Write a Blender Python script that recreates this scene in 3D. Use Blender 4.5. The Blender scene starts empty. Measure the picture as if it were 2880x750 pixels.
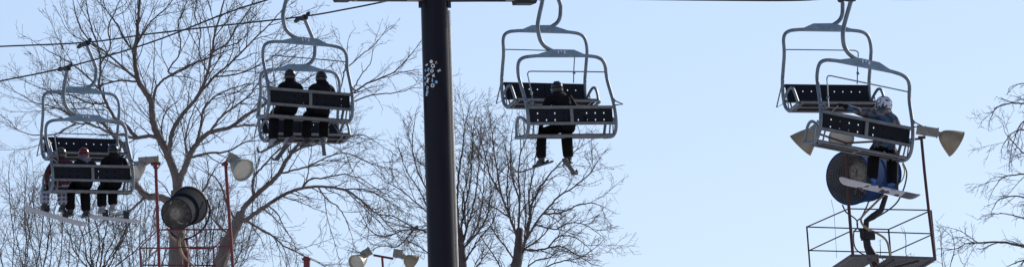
import bpy, bmesh, math, random
from mathutils import Vector, Matrix, Quaternion
R = math.radians
SC = bpy.context.scene
COL = SC.collection

# ------------------------------------------------------------------ camera
PITCH, ROLL, F = 8.5, -3.0, 24400.0
cam = bpy.data.objects.new('camera', bpy.data.cameras.new('camera'))
COL.objects.link(cam); SC.camera = cam
cam.data.lens = 36 * F / 2880; cam.data.sensor_width = 36
cam.data.clip_start = 0.5; cam.data.clip_end = 6000
CAMR = Matrix.Rotation(R(90 + PITCH), 3, 'X') @ Matrix.Rotation(R(ROLL), 3, 'Z')
CAMP = Vector((0, 0, 1.65))
cam.matrix_world = Matrix.Translation(CAMP) @ CAMR.to_4x4()

# ------------------------------------------------------------------ sky, sun, exposure
SUN_EL, SUN_AZ = 26.0, 46.0          # azimuth measured to the right of the view
world = bpy.data.worlds.new('World'); SC.world = world; world.use_nodes = True
wn = world.node_tree.nodes; wl = world.node_tree.links
sky = wn.new('ShaderNodeTexSky'); sky.sky_type = 'NISHITA'; sky.sun_disc = False
sky.sun_elevation = R(SUN_EL); sky.sun_rotation = R(SUN_AZ)
sky.air_density = 1.0; sky.dust_density = 0.4; sky.ozone_density = 2.5
wb = wn.new('ShaderNodeMixRGB'); wb.blend_type = 'MULTIPLY'; wb.inputs[0].default_value = 1; wb.inputs[2].default_value = (1.13, 1.0, 1.03, 1)
wl.new(sky.outputs[0], wb.inputs[1]); wl.new(wb.outputs[0], wn['Background'].inputs[0]); wn['Background'].inputs[1].default_value = 0.137
sun = bpy.data.objects.new('sun', bpy.data.lights.new('sun', 'SUN')); COL.objects.link(sun)
sun.data.energy = 4.5; sun.data.angle = R(0.5); sun.data.color = (1.0, 0.94, 0.84)
sd = Vector((math.sin(R(SUN_AZ)) * math.cos(R(SUN_EL)), math.cos(R(SUN_AZ)) * math.cos(R(SUN_EL)), math.sin(R(SUN_EL))))
sun.rotation_euler = sd.to_track_quat('Z', 'Y').to_euler(); sun.location = (60, 60, 90)
vs = SC.view_settings; vs.view_transform = 'Standard'; vs.look = 'None'; vs.gamma = 1; vs.use_curve_mapping = False
vs.exposure = 0.0
SC.cycles.max_bounces = 6

# ------------------------------------------------------------------ helpers
def P(px, py, D):
    """point seen at photograph pixel (px, py) standing D metres up the hill"""
    d = CAMR @ Vector(((px - 1440) / F, -(py - 375) / F, -1.0))
    return CAMP + d * ((D - CAMP.y) / d.y)
def proj(p):
    q = CAMR.transposed() @ (Vector(p) - CAMP)
    return 1440 + F * q.x / -q.z, 375 - F * q.y / -q.z
def ground_z(y):
    if y < 260: return y * math.tan(R(4.5))
    return 260 * math.tan(R(4.5)) + 6 * (1 - math.exp(-(y - 260) / 80.0))

def tag(o, label=None, cat=None, group=None, kind=None):
    for k, v in (('label', label), ('category', cat), ('group', group), ('kind', kind)):
        if v: o[k] = v
    return o
def empty(name, loc=(0, 0, 0), label=None, cat=None, group=None):
    o = bpy.data.objects.new(name, None); COL.objects.link(o); o.location = loc
    o.empty_display_size = 0.2
    return tag(o, label, cat, group)

class MB:
    def __init__(s): s.v = []; s.f = []; s.m = []
    def add(s, vs_, fs, mi=0):
        n = len(s.v); s.v.extend(vs_)
        for f in fs: s.f.append(tuple(i + n for i in f)); s.m.append(mi)
    def tube(s, pts, r, n=8, caps=True, mi=0, flat=1.0):
        pts = [Vector(p) for p in pts]; k = len(pts)
        if not isinstance(r, (list, tuple)): r = [r] * k
        t0 = (pts[1] - pts[0]).normalized()
        a = t0.orthogonal().normalized()
        vs_ = []
        for i, p in enumerate(pts):
            t = (pts[min(i + 1, k - 1)] - pts[max(i - 1, 0)])
            if t.length < 1e-9: t = t0
            t.normalize()
            a = (a - t * a.dot(t))
            a = a.normalized() if a.length > 1e-6 else t.orthogonal().normalized()
            b = t.cross(a)
            for j in range(n):
                w = 2 * math.pi * j / n
                vs_.append(p + (a * math.cos(w) + b * math.sin(w) * flat) * r[i])
        fs = []
        for i in range(k - 1):
            for j in range(n):
                fs.append((i * n + j, i * n + (j + 1) % n, (i + 1) * n + (j + 1) % n, (i + 1) * n + j))
        if caps and n > 3:
            fs.append(tuple(range(n - 1, -1, -1))); fs.append(tuple((k - 1) * n + j for j in range(n)))
        s.add(vs_, fs, mi)
    def box(s, c, size, M=None, mi=0):
        c = Vector(c); hx, hy, hz = size[0] / 2, size[1] / 2, size[2] / 2
        vs_ = []
        for x in (-hx, hx):
            for y in (-hy, hy):
                for z in (-hz, hz):
                    v = Vector((x, y, z)); vs_.append(c + (M @ v if M else v))
        s.add(vs_, [(0, 1, 3, 2), (4, 6, 7, 5), (0, 4, 5, 1), (2, 3, 7, 6), (0, 2, 6, 4), (1, 5, 7, 3)], mi)
    def prism(s, poly, M, th, mi=0):
        """poly: 2D outline in the local xz plane, th: thickness along local y"""
        n = len(poly)
        vs_ = [M @ Vector((x, -th / 2, z)) for x, z in poly] + [M @ Vector((x, th / 2, z)) for x, z in poly]
        fs = [tuple(range(n)), tuple(range(2 * n - 1, n - 1, -1))]
        for i in range(n): fs.append((i, i + n, (i + 1) % n + n, (i + 1) % n))
        s.add(vs_, fs, mi)
    def lathe(s, a, axis, prof, n=28, mi=0):
        """prof: (distance along axis, radius)"""
        a = Vector(a); ax = Vector(axis).normalized(); u = ax.orthogonal().normalized(); w = ax.cross(u)
        vs_ = []
        for d, r in prof:
            for j in range(n):
                t = 2 * math.pi * j / n; vs_.append(a + ax * d + (u * math.cos(t) + w * math.sin(t)) * r)
        fs = []
        for i in range(len(prof) - 1):
            for j in range(n):
                fs.append((i * n + j, i * n + (j + 1) % n, (i + 1) * n + (j + 1) % n, (i + 1) * n + j))
        s.add(vs_, fs, mi)
    def ball(s, c, r, M=None, mi=0, nu=12, nv=8):
        c = Vector(c); r = r if isinstance(r, (tuple, list)) else (r, r, r); vs_ = []
        for i in range(nv + 1):
            th = math.pi * i / nv
            for j in range(nu):
                ph = 2 * math.pi * j / nu
                v = Vector((r[0] * math.sin(th) * math.cos(ph), r[1] * math.sin(th) * math.sin(ph), r[2] * math.cos(th)))
                vs_.append(c + (M @ v if M else v))
        fs = []
        for i in range(nv):
            for j in range(nu):
                fs.append((i * nu + j, (i + 1) * nu + j, (i + 1) * nu + (j + 1) % nu, i * nu + (j + 1) % nu))
        s.add(vs_, fs, mi)
    def mesh(s, name, mats, off=Vector((0, 0, 0)), smooth=True):
        me = bpy.data.meshes.new(name)
        me.from_pydata([tuple(Vector(v) - off) for v in s.v], [], s.f)
        if not isinstance(mats, (list, tuple)): mats = [mats]
        for m in mats: me.materials.append(m)
        if len(mats) > 1: me.polygons.foreach_set('material_index', s.m)
        me.validate(); me.update()
        if smooth:
            bm = bmesh.new(); bm.from_mesh(me)
            bmesh.ops.recalc_face_normals(bm, faces=bm.faces)
            for f in bm.faces: f.smooth = True
            for e in bm.edges:
                if len(e.link_faces) == 2 and e.link_faces[0].normal.angle(e.link_faces[1].normal, 0) > R(40): e.smooth = False
            bm.to_mesh(me); bm.free()
        return me
    def build(s, name, mats, parent=None, smooth=True):
        off = Vector(parent.location) if parent and parent.get('world_built') else Vector((0, 0, 0))
        o = bpy.data.objects.new(name, s.mesh(name, mats, off, smooth)); COL.objects.link(o)
        if parent: o.parent = parent if not parent.get('sub_of') else parent
        return o
def thing_w(name, loc, label, cat, group=None):
    o = empty(name, loc, label, cat, group); o['world_built'] = 1; return o
def sub(mb, name, mats, part, root):
    """sub-part of a world-built thing"""
    o = bpy.data.objects.new(name, mb.mesh(name, mats, Vector(root.location))); COL.objects.link(o); o.parent = part; return o

# ------------------------------------------------------------------ materials
def mat(name, c, rough=0.6, metal=0.0, var=0.15, scale=6.0, c2=None, bump=0.0, spec=0.5, detail=5, stretch=None):
    m = bpy.data.materials.new(name); m.use_nodes = True; nt = m.node_tree; N = nt.nodes; L = nt.links
    b = N['Principled BSDF']; b.inputs['Metallic'].default_value = metal
    b.inputs['Specular IOR Level'].default_value = spec
    tc = N.new('ShaderNodeTexCoord'); mp = N.new('ShaderNodeMapping'); L.new(tc.outputs['Object'], mp.inputs[0])
    if stretch: mp.inputs['Scale'].default_value = stretch
    nz = N.new('ShaderNodeTexNoise'); nz.inputs['Scale'].default_value = scale; nz.inputs['Detail'].default_value = detail
    nz.inputs['Roughness'].default_value = 0.65
    L.new(mp.outputs[0], nz.inputs['Vector'])
    rp = N.new('ShaderNodeValToRGB'); L.new(nz.outputs['Fac'], rp.inputs[0])
    rp.color_ramp.elements[0].position = 0.3; rp.color_ramp.elements[1].position = 0.7
    lo = [x * (1 - var) for x in c]; hi = [min(1, x * (1 + var)) for x in c] if c2 is None else c2
    rp.color_ramp.elements[0].color = (*lo, 1); rp.color_ramp.elements[1].color = (*hi, 1)
    L.new(rp.outputs[0], b.inputs['Base Color'])
    mr = N.new('ShaderNodeMapRange'); L.new(nz.outputs['Fac'], mr.inputs[0])
    mr.inputs['To Min'].default_value = max(0.05, rough - 0.12); mr.inputs['To Max'].default_value = min(1, rough + 0.12)
    L.new(mr.outputs[0], b.inputs['Roughness'])
    if bump:
        bp = N.new('ShaderNodeBump'); bp.inputs['Strength'].default_value = bump; bp.inputs['Distance'].default_value = 0.02
        L.new(nz.outputs['Fac'], bp.inputs['Height']); L.new(bp.outputs[0], b.inputs['Normal'])
    return m
GALV = mat('galvanised_steel', (0.150, 0.180, 0.205), 0.5, 0.35, 0.3, 9)
GALV2 = mat('painted_plate_steel', (0.165, 0.235, 0.285), 0.55, 0.15, 0.22, 7)
RAIL = mat('bare_rail_steel', (0.155, 0.155, 0.155), 0.55, 0.3, 0.3, 8)
SLAT = mat('black_plastic_slat', (0.008, 0.009, 0.014), 0.7, 0, 0.3, 5, spec=0.2)
DARKM = mat('dark_iron', (0.022, 0.024, 0.03), 0.6, 0.3, 0.4, 6)
POLE = mat('dark_pole_paint', (0.004, 0.0065, 0.019), 0.34, 0.0, 0.3, 1.6, c2=(0.012, 0.009, 0.013), spec=0.15, stretch=(1, 1, 0.25))
pb = POLE.node_tree.nodes['Principled BSDF']; pb.inputs['IOR'].default_value = 1.5
EDGEHL = mat('pole_edge_highlight', (0.80, 0.74, 0.62), 0.35, 0, 0.15, 4)  # cream colour that stands in for the sun highlight on the pole's edge
CABLE = mat('steel_rope', (0.012, 0.011, 0.014), 0.6, 0.1, 0.3, 3)
REDP = mat('red_tower_paint', (0.21, 0.008, 0.018), 0.5, 0, 0.3, 4, c2=(0.15, 0.02, 0.022))
RUST = mat('rusty_red_steel', (0.085, 0.022, 0.016), 0.75, 0, 0.3, 7, c2=(0.05, 0.02, 0.015))
BLACKST = mat('black_railing_steel', (0.018, 0.014, 0.016), 0.65, 0.1, 0.3, 7)
GRATE = mat('platform_grating_steel', (0.10, 0.09, 0.09), 0.7, 0.2, 0.4, 12)
TAN = mat('aged_spun_reflector', (0.38, 0.335, 0.25), 0.6, 0.1, 0.25, 5, c2=(0.26, 0.16, 0.07))
TANL = mat('grey_spun_reflector', (0.31, 0.29, 0.24), 0.55, 0.2, 0.25, 9)
LENS = mat('cloudy_lamp_lens', (0.48, 0.45, 0.36), 0.35, 0, 0.12, 6)
BALL = mat('weathered_ballast_box', (0.22, 0.21, 0.19), 0.6, 0.25, 0.3, 12, c2=(0.30, 0.27, 0.22))
GUNK = mat('dark_gun_barrel', (0.022, 0.024, 0.032), 0.88, 0.0, 0.3, 4, spec=0.05)
GUNI = mat('grey_blue_gun_lining', (0.085, 0.092, 0.115), 0.8, 0, 0.3, 6)
GUNB = mat('blue_gun_barrel', (0.012, 0.036, 0.105), 0.88, 0.0, 0.35, 4, spec=0.05)
GUNG = mat('grey_gun_machinery', (0.15, 0.135, 0.12), 0.6, 0.1, 0.4, 14, c2=(0.30, 0.27, 0.22))
HOSE_T = mat('tan_hose', (0.34, 0.25, 0.15), 0.7, 0, 0.25, 9)
HOSE_B = mat('black_hose', (0.016, 0.016, 0.018), 0.6, 0, 0.3, 9)
BARK = mat('grey_bark', (0.14, 0.11, 0.096), 0.9, 0, 0.3, 5, bump=0.7, c2=(0.20, 0.165, 0.145), spec=0.2, stretch=(1, 1, 0.4))
TWIG = mat('twig_bark', (0.088, 0.066, 0.058), 0.85, 0, 0.25, 3, spec=0.2)
BARK2 = mat('dark_bark', (0.095, 0.078, 0.074), 0.9, 0, 0.3, 5, bump=0.6, spec=0.2, stretch=(1, 1, 0.4))
TWIGB = mat('brown_twig_bark', (0.085, 0.058, 0.046), 0.85, 0, 0.25, 3, spec=0.2)
SNOW = mat('snow', (0.62, 0.62, 0.64), 0.6, 0, 0.25, 0.3, bump=0.2)
SKIN = mat('skin', (0.45, 0.26, 0.19), 0.5, 0, 0.1, 10)
BLK = mat('black_outerwear', (0.005, 0.0045, 0.006), 0.85, 0, 0.4, 9, bump=0.5, spec=0.15)
BLK2 = mat('charcoal_outerwear', (0.010, 0.009, 0.012), 0.85, 0, 0.4, 9, bump=0.5, spec=0.15)
HELB = mat('black_helmet_shell', (0.014, 0.014, 0.017), 0.3, 0, 0.2, 8)
HELR = mat('red_helmet_shell', (0.12, 0.006, 0.010), 0.35, 0, 0.3, 12)
HELG = mat('olive_helmet_shell', (0.045, 0.042, 0.028), 0.3, 0, 0.3, 10)
GREYHOOD = mat('lavender_grey_hood', (0.12, 0.115, 0.145), 0.9, 0, 0.15, 9)
BOOTB = mat('black_boot', (0.014, 0.014, 0.016), 0.5, 0, 0.3, 9)
BOOTW = mat('pale_boot', (0.26, 0.26, 0.28), 0.6, 0, 0.2, 9)
BOOTBL = mat('blue_boot', (0.03, 0.11, 0.36), 0.55, 0, 0.2, 9)
SKIM = mat('ski_topsheet', (0.05, 0.05, 0.055), 0.6, 0, 0.3, 3, spec=0.2)
BOARDL = mat('pale_board_base', (0.36, 0.36, 0.38), 0.5, 0, 0.15, 3)
WHITE = mat('white_sticker', (0.72, 0.72, 0.72), 0.5, 0, 0.08, 20)
LBLUE = mat('light_blue_sticker', (0.25, 0.45, 0.62), 0.5, 0, 0.2, 30)
ORNG = mat('orange_sticker', (0.62, 0.26, 0.13), 0.5, 0, 0.2, 30)
NUMW = mat('number_paint', (0.60, 0.62, 0.68), 0.6, 0, 0.1, 20)
GOGG = mat('goggle_lens', (0.04, 0.16, 0.30), 0.15, 0.2, 0.1, 10)

def checker_mat(name, ca, cb, cc, scale):
    m = bpy.data.materials.new(name); m.use_nodes = True; N = m.node_tree.nodes; L = m.node_tree.links
    b = N['Principled BSDF']; b.inputs['Roughness'].default_value = 0.85
    tc = N.new('ShaderNodeTexCoord')
    def wave(d):
        w = N.new('ShaderNodeTexWave'); w.bands_direction = d; w.inputs['Scale'].default_value = scale
        L.new(tc.outputs['Object'], w.inputs['Vector'])
        g = N.new('ShaderNodeMath'); g.operation = 'GREATER_THAN'; g.inputs[1].default_value = 0.62
        L.new(w.outputs['Fac'], g.inputs[0]); return g
    gx, gz = wave('X'), wave('Z')
    m1 = N.new('ShaderNodeMixRGB'); m1.inputs[1].default_value = (*ca, 1); m1.inputs[2].default_value = (*cb, 1); L.new(gx.outputs[0], m1.inputs[0])
    m2 = N.new('ShaderNodeMixRGB'); m2.inputs[2].default_value = (*cc, 1); L.new(m1.outputs[0], m2.inputs[1]); L.new(gz.outputs[0], m2.inputs[0])
    L.new(m2.outputs[0], b.inputs['Base Color']); return m
PLAID = checker_mat('plaid_trouser_cloth', (0.05, 0.06, 0.13), (0.26, 0.26, 0.33), (0.30, 0.30, 0.36), 3.2)
REDPL = checker_mat('red_plaid_jacket_cloth', (0.045, 0.004, 0.007), (0.10, 0.008, 0.014), (0.012, 0.004, 0.006), 3.0)
def patchy(name, cols, scale):
    m = bpy.data.materials.new(name); m.use_nodes = True; N = m.node_tree.nodes; L = m.node_tree.links
    b = N['Principled BSDF']; b.inputs['Roughness'].default_value = 0.7
    tc = N.new('ShaderNodeTexCoord'); v = N.new('ShaderNodeTexVoronoi'); v.inputs['Scale'].default_value = scale
    L.new(tc.outputs['Object'], v.inputs['Vector'])
    sp = N.new('ShaderNodeSeparateColor'); L.new(v.outputs['Color'], sp.inputs[0])
    rp = N.new('ShaderNodeValToRGB'); rp.color_ramp.interpolation = 'CONSTANT'; L.new(sp.outputs[0], rp.inputs[0])
    while len(rp.color_ramp.elements) < len(cols): rp.color_ramp.elements.new(0.5)
    for i, c in enumerate(cols): rp.color_ramp.elements[i].position = i / len(cols); rp.color_ramp.elements[i].color = (*c, 1)
    L.new(rp.outputs[0], b.inputs['Base Color']); return m
CAMO = patchy('blue_patterned_jacket_cloth', [(0.016, 0.04, 0.11), (0.02, 0.026, 0.03), (0.07, 0.07, 0.06), (0.016, 0.075, 0.14), (0.16, 0.12, 0.12), (0.012, 0.02, 0.05)], 11)
HELW = patchy('white_helmet_shell', [(0.55, 0.54, 0.60), (0.50, 0.50, 0.56), (0.62, 0.60, 0.64), (0.03, 0.035, 0.05), (0.54, 0.52, 0.58), (0.16, 0.2, 0.24)], 26)
BOARDP = patchy('patterned_board_base', [(0.46, 0.45, 0.46), (0.42, 0.41, 0.42), (0.02, 0.02, 0.03), (0.48, 0.47, 0.48), (0.40, 0.39, 0.40), (0.44, 0.43, 0.44)], 9)

# ------------------------------------------------------------------ ground
gb = MB(); ys = [-120, -40, 0, 40, 80, 120, 160, 200, 240, 260, 280, 310, 350, 420, 560, 900, 1600, 3000]
xs = [-2500, -900, -400, -200, -120, -60, -30, 0, 30, 60, 120, 200, 400, 900, 2500]
gv = [(x, y, ground_z(y) - (0.0 if y > 0 else 0.0)) for y in ys for x in xs]; nx = len(xs)
gb.add(gv, [(j * nx + i, j * nx + i + 1, (j + 1) * nx + i + 1, (j + 1) * nx + i) for j in range(len(ys) - 1) for i in range(nx - 1)])
tag(gb.build('ground', SNOW), 'snow covered ski slope', None, None, 'structure')

# ------------------------------------------------------------------ chairs
HEAD = 26.7
HV = Vector((-math.sin(R(HEAD)), math.cos(R(HEAD)), 0)); XV = Vector((math.cos(R(HEAD)), math.sin(R(HEAD)), 0))
def bez(pts, n=8):
    """Catmull-Rom through the points"""
    p = [Vector(q) for q in pts]; p = [p[0] * 2 - p[1]] + p + [p[-1] * 2 - p[-2]]; out = []
    for i in range(1, len(p) - 2):
        for k in range(n):
            t = k / n; a, b, c, d = p[i - 1], p[i], p[i + 1], p[i + 2]
            out.append(0.5 * ((2 * b) + (c - a) * t + (2 * a - 5 * b + 4 * c - d) * t * t + (3 * b - a - 3 * c + d) * t ** 3))
    out.append(p[-2]); return out
def chair_meshes():
    M = {}
    m = MB()  # the loop frame that carries seat and back
    for s in (-1, 1):
        m.tube(bez([(s * .45, 0, .035), (s * .68, 0, .02), (s * .85, 0, -.005), (s * .965, -.005, -.07), (s * 1.015, -.01, -.19), (s * 1.025, -.015, -.36),
                    (s * 1.02, -.06, -.52), (s * 1.02, -.20, -.78), (s * 1.02, -.32, -1.02), (s * 1.02, -.365, -1.30), (s * 1.02, -.34, -1.52),
                    (s * 1.02, -.24, -1.645), (s * 1.02, -.08, -1.675), (s * 1.02, .26, -1.635)], 6), .037, 10)
    M['loop_frame'] = (m, GALV)
    m = MB()
    m.prism([(-.60, 0), (.60, 0), (.60, .03), (.30, .15), (-.12, .16), (-.30, .13), (-.60, .045)], Matrix(), .09)
    for s in (-1, 1):
        m.prism([(s * .60, .005), (s * .78, -.012), (s * .78, .03), (s * .60, .05)][::s], Matrix.Translation((0, 0, 0)), .088)
    M['top_plate'] = (m, GALV2)
    m = MB(); m.box((-.07, -.048, .105), (.028, .006, .062)); M['digit_1'] = (m, NUMW)
    m = MB(); m.box((0, -.048, .115), (.02, .006, .04)); m.box((0, -.049, .13), (.045, .006, .012)); M['digit_2'] = (m, NUMW)
    m = MB(); m.box((.075, -.048, .105), (.034, .006, .062)); m.box((.075, -.049, .075), (.055, .006, .015)); M['digit_3'] = (m, NUMW)
    # seats and backs: two black panels with drilled holes, steel rails round them
    def panel(x0, x1, z0, z1, hx, hz, y0, y1, hs=.017):
        gx = sorted([x0, x1] + [h + d for h in hx for d in (-hs, hs)]); gz = sorted([z0, z1] + [h + d for h in hz for d in (-hs, hs)])
        m = MB(); yf = lambda z: y0 + (y1 - y0) * (z - z0) / (z1 - z0)
        for i in range(len(gx) - 1):
            for j in range(len(gz) - 1):
                if i % 2 and j % 2: continue
                a, b, c, d = gx[i], gx[i + 1], gz[j], gz[j + 1]; cy = yf((c + d) / 2)
                vs_ = [(x, yf(z) + dy, z) for dy in (-.012, .012) for x, z in ((a, c), (b, c), (b, d), (a, d))]
                m.add(vs_, [(0, 1, 2, 3), (7, 6, 5, 4)] + [(k, k + 4, (k + 1) % 4 + 4, (k + 1) % 4) for k in range(4)])
        return m
    hz = (-1.355, -1.215)
    M['far_panel_l'] = (panel(-.965, -.006, -1.455, -1.075, (-.77, -.57, -.37, -.17), (-1.225,), -.305, -.325), SLAT)
    M['far_panel_r'] = (panel(.006, .965, -1.455, -1.075, (.17, .37, .57, .77), (-1.225,), -.305, -.325), SLAT)
    M['back_panel_l'] = (panel(-.965, -.006, -1.455, -1.075, (-.77, -.57, -.37, -.17), hz, -.305, -.325), SLAT)
    M['back_panel_r'] = (panel(.006, .965, -1.455, -1.075, (.17, .37, .57, .77), hz, -.305, -.325), SLAT)
    m = MB(); m.box((0, -.365, -1.10), (2.04, .05, .06)); M['top_rail'] = (m, RAIL)
    m = MB(); m.box((0, -.345, -1.435), (2.0, .05, .055)); M['lower_rail'] = (m, RAIL)
    m = MB(); m.box((0, -.350, -1.268), (.07, .03, .275)); M['back_divider'] = (m, RAIL)
    m = MB(); sl = Matrix.Rotation(.085, 3, 'X')
    m.box((0, 0.02, -1.622), (1.96, .56, .022), sl); m.box((0, .29, -1.60), (1.96, .03, .04), sl); M['seat'] = (m, SLAT)
    m = MB()
    m.tube([(-1.0, -.26, -1.672), (1.0, -.26, -1.672)], .028, 8); m.tube([(-1.0, .31, -1.63), (1.0, .31, -1.63)], .025, 8)
    m.tube([(-1.0, .02, -1.655), (1.0, .02, -1.655)], .018, 8)
    for x in (-.88, 0, .88):
        m.tube([(x, -.26, -1.675), (x + .06, .30, -1.635)], .018, 6)
    for x in (-.89, .89): m.tube([(x, -.345, -1.43), (x, -.27, -1.66)], .018, 6)
    M['seat_frame'] = (m, RAIL)
    for s, nm in ((-1, 'armrest_l'), (1, 'armrest_r')):
        m = MB(); x = s * 1.035
        m.tube(bez([(x, -.34, -1.42), (x, -.24, -1.34), (x, -.08, -1.265), (x, .02, -1.25), (x, .11, -1.29), (x, .17, -1.40), (x * .99, .21, -1.54), (x * .985, .24, -1.63)], 5), .031, 8)
        m.tube([(x, -.16, -1.66), (x, -.20, -1.29)], .014, 6)
        M[nm] = (m, GALV)
    m = MB()   # safety bar swung up behind
    m.tube(bez([(1.015, -.03, -.32), (.5, -.02, -.31), (-.5, -.02, -.30), (-.74, -.02, -.30), (-.80, -.025, -.33), (-.815, -.04, -.40), (-.835, -.2, -.75), (-.85, -.33, -1.00)], 5), .0135, 6)
    m.ball((-.83, -.2, -.78), .03)
    for s in (-1, 1):
        x = s * 1.02
        m.tube([(x - s * .02, -.30, -.93), (x, -.72, -1.10), (x, -.36, -1.06)], .016, 6)
        m.ball((x, -.34, -.96), (.035, .035, .045))
    M['safety_bar'] = (m, GALV)
    m = MB()
    m.tube(bez([(1.015, -.03, -.40), (.5, -.02, -.40), (-.5, -.02, -.40), (-.62, -.02, -.40), (-.70, -.025, -.43), (-.715, -.04, -.50), (-.725, -.2, -.80), (-.74, -.33, -1.05)], 5), .0135, 6)
    m.ball((-.725, -.2, -.85), .035)
    for s in (-1, 1):
        x = s * 1.02
        m.tube([(x, -.28, -.98), (x, -.70, -1.47), (x, -.34, -1.47)], .016, 6)
        m.ball((x, -.30, -1.0), (.035, .035, .045))
    M['safety_bar_low'] = (m, GALV)
    for k, (mb, mt) in M.items():
        mb.v = [Vector((v[0], v[1] + .06 * max(0, min(1, (-.5 - v[2]) / .5)), v[2])) for v in mb.v]
    return M
CM = {k: (m.mesh(k, mt), mt) for k, (m, mt) in chair_meshes().items()}
def part(name, me, parent, label=None):
    o = bpy.data.objects.new(name, me); COL.objects.link(o); o.parent = parent
    if label: o['label'] = label
    return o
GRIPS = {'n': [], 'f': []}
def lift_chair(side, px, py, D, tilt, label, gz=1.24, hx=0.0):
    o = empty('lift_chair', (0, 0, 0), label, 'chairlift chair', 'chairs hanging on the lift')
    near = side == 'n'
    mw = Matrix.Translation(P(px, py, D)) @ Matrix.Rotation(R(HEAD + (0 if near else 180)), 4, 'Z') @ Matrix.Rotation(R(tilt if near else -tilt), 4, 'Y') @ Matrix.Rotation(R(0 if near else 6), 4, 'X')
    o.matrix_world = mw
    part('loop_frame', CM['loop_frame'][0], o)
    tp = part('top_plate', CM['top_plate'][0], o)
    for k in '123': part('number_mark', CM['digit_' + k][0], tp)
    for k in (('back_panel_l', 'back_panel_r') if near else ('far_panel_l', 'far_panel_r')): part('back_panel', CM[k][0], o)
    part('back_rail', CM['top_rail'][0], o); part('back_rail', CM['lower_rail'][0], o); part('back_divider', CM['back_divider'][0], o)
    part('seat', CM['seat'][0], o); part('seat_frame', CM['seat_frame'][0], o)
    part('armrest', CM['armrest_l'][0], o); part('armrest', CM['armrest_r'][0], o)
    part('safety_bar', CM['safety_bar' if near else 'safety_bar_low'][0], o)
    h = MB(); gx, bu, d = (-.40 + hx, -.525 + hx * .5, gz - 1.24) if near else (-.27, -.47, gz - 1.24)
    h.tube(bez([(.02, 0, .10), (-.15, 0, .125), (bu * .5, 0, .16), (bu * .74, 0, .235), (bu * .91, 0, .35), (bu * .99, 0, .52), (bu, 0, .66 + d * .3),
                (bu * .6 + gx * .4, 0, .90 + d * .5), (bu * .2 + gx * .8, 0, gz - .16), (gx, 0, gz - .03)], 6), .044, 10)
    part('hanger_arm', h.mesh('hanger_arm', GALV), o)
    g = MB(); q = 1 if near else -1
    g.tube([(gx, -.16, gz + .01), (gx, .45 * q, gz + .02)], .036, 8); g.ball((gx, -.22 * q, gz + .015), (.045, .10, .045)); g.ball((gx, .42 * q, gz + .03), (.05, .14, .055))
    g.box((gx, 0, gz - .02), (.11, .18, .11)); g.tube([(gx + .02, .1 * q, gz - .05), (gx + .03, .35 * q, gz + .01)], .018, 6)
    part('cable_grip', g.mesh('cable_grip', DARKM), o)
    GRIPS[side].append(mw @ Vector((gx, 0, gz + .01)))
    return mw
N1 = lift_chair('n', 240, 341, 200, 0.0, 'loaded chair at far left carrying three riders, seen from behind', 1.26)
N2 = lift_chair('n', 857, 126, 189.5, 2.7, 'loaded chair left of the dark pole carrying two black-clad riders', 1.17)
N3 = lift_chair('n', 1577, 161, 178, -1.5, 'chair right of the dark pole carrying one rider in black', 1.28, .09)
N4 = lift_chair('n', 2431, 190, 167, 8.7, 'strongly tilted chair at the right carrying one rider in a white helmet', 1.33)
F1 = lift_chair('f', 226, 262, 212, 0.6, 'empty chair behind the chair with three riders', 1.30)
F2 = lift_chair('f', 841, 200, 201.5, 0.0, 'empty chair behind the two black-clad riders, left of the pole', 1.33)
F3 = lift_chair('f', 1530, 92, 188, 0.0, 'empty chair facing the camera behind the single rider in black', 1.26)
F4 = lift_chair('f', 2323, 88, 177.5, -0.7, 'empty chair facing the camera behind the tilted chair at the right', 1.26)

# ------------------------------------------------------------------ haul cables
def plan_D(a, b, px, py):
    lo, hi = 60.0, 420.0
    f = lambda D: (lambda p: (p.x - a.x) * (b.y - a.y) - (p.y - a.y) * (b.x - a.x))(P(px, py, D))
    for _ in range(50):
        m = (lo + hi) / 2
        if f(lo) * f(m) <= 0: hi = m
        else: lo = m
    return (lo + hi) / 2
def cable(side, pts, name, label):
    g = GRIPS[side]; a, b = g[0], g[3]
    w = [P(x, y, plan_D(a, b, x, y)) for x, y in pts] + list(g)
    w.sort(key=lambda v: proj(v)[0])
    # drop authored points that crowd a grip
    m = MB(); m.tube(bez(w, 6), .020, 8)
    o = m.build(name, CABLE); tag(o, label, 'cable', 'haul cables of the chairlift')
cable('n', [(-200, 268), (0, 228), (420, 121), (640, 36), (751, 0), (985, -88), (1250, -50), (1750, -3), (2050, 1), (2250, 1), (2560, -2), (2950, -14)], 'haul_cable',
      'steel cable sloping down to the three riders at left')
cable('f', [(-200, 141), (0, 131), (420, 96), (647, 70), (970, 27), (1090, 3), (1250, -34), (1466, -76), (2000, -92), (2900, -70)], 'haul_cable',
      'upper steel cable above the empty chairs, passing the crossarm')

# ------------------------------------------------------------------ lift tower
TD = 188.2
top = P(1221.3, 0, TD); low = P(1243.5, 750, TD); ax = (top - low).normalized()
base_t = (low.z - ground_z(TD)) / ax.z; base = low - ax * base_t
TL = (P(1219, -95, TD) - base).length
tower = empty('lift_tower', base, 'dark steel lift tower with crossarm and stickers on its pole', 'lift tower')
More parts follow.
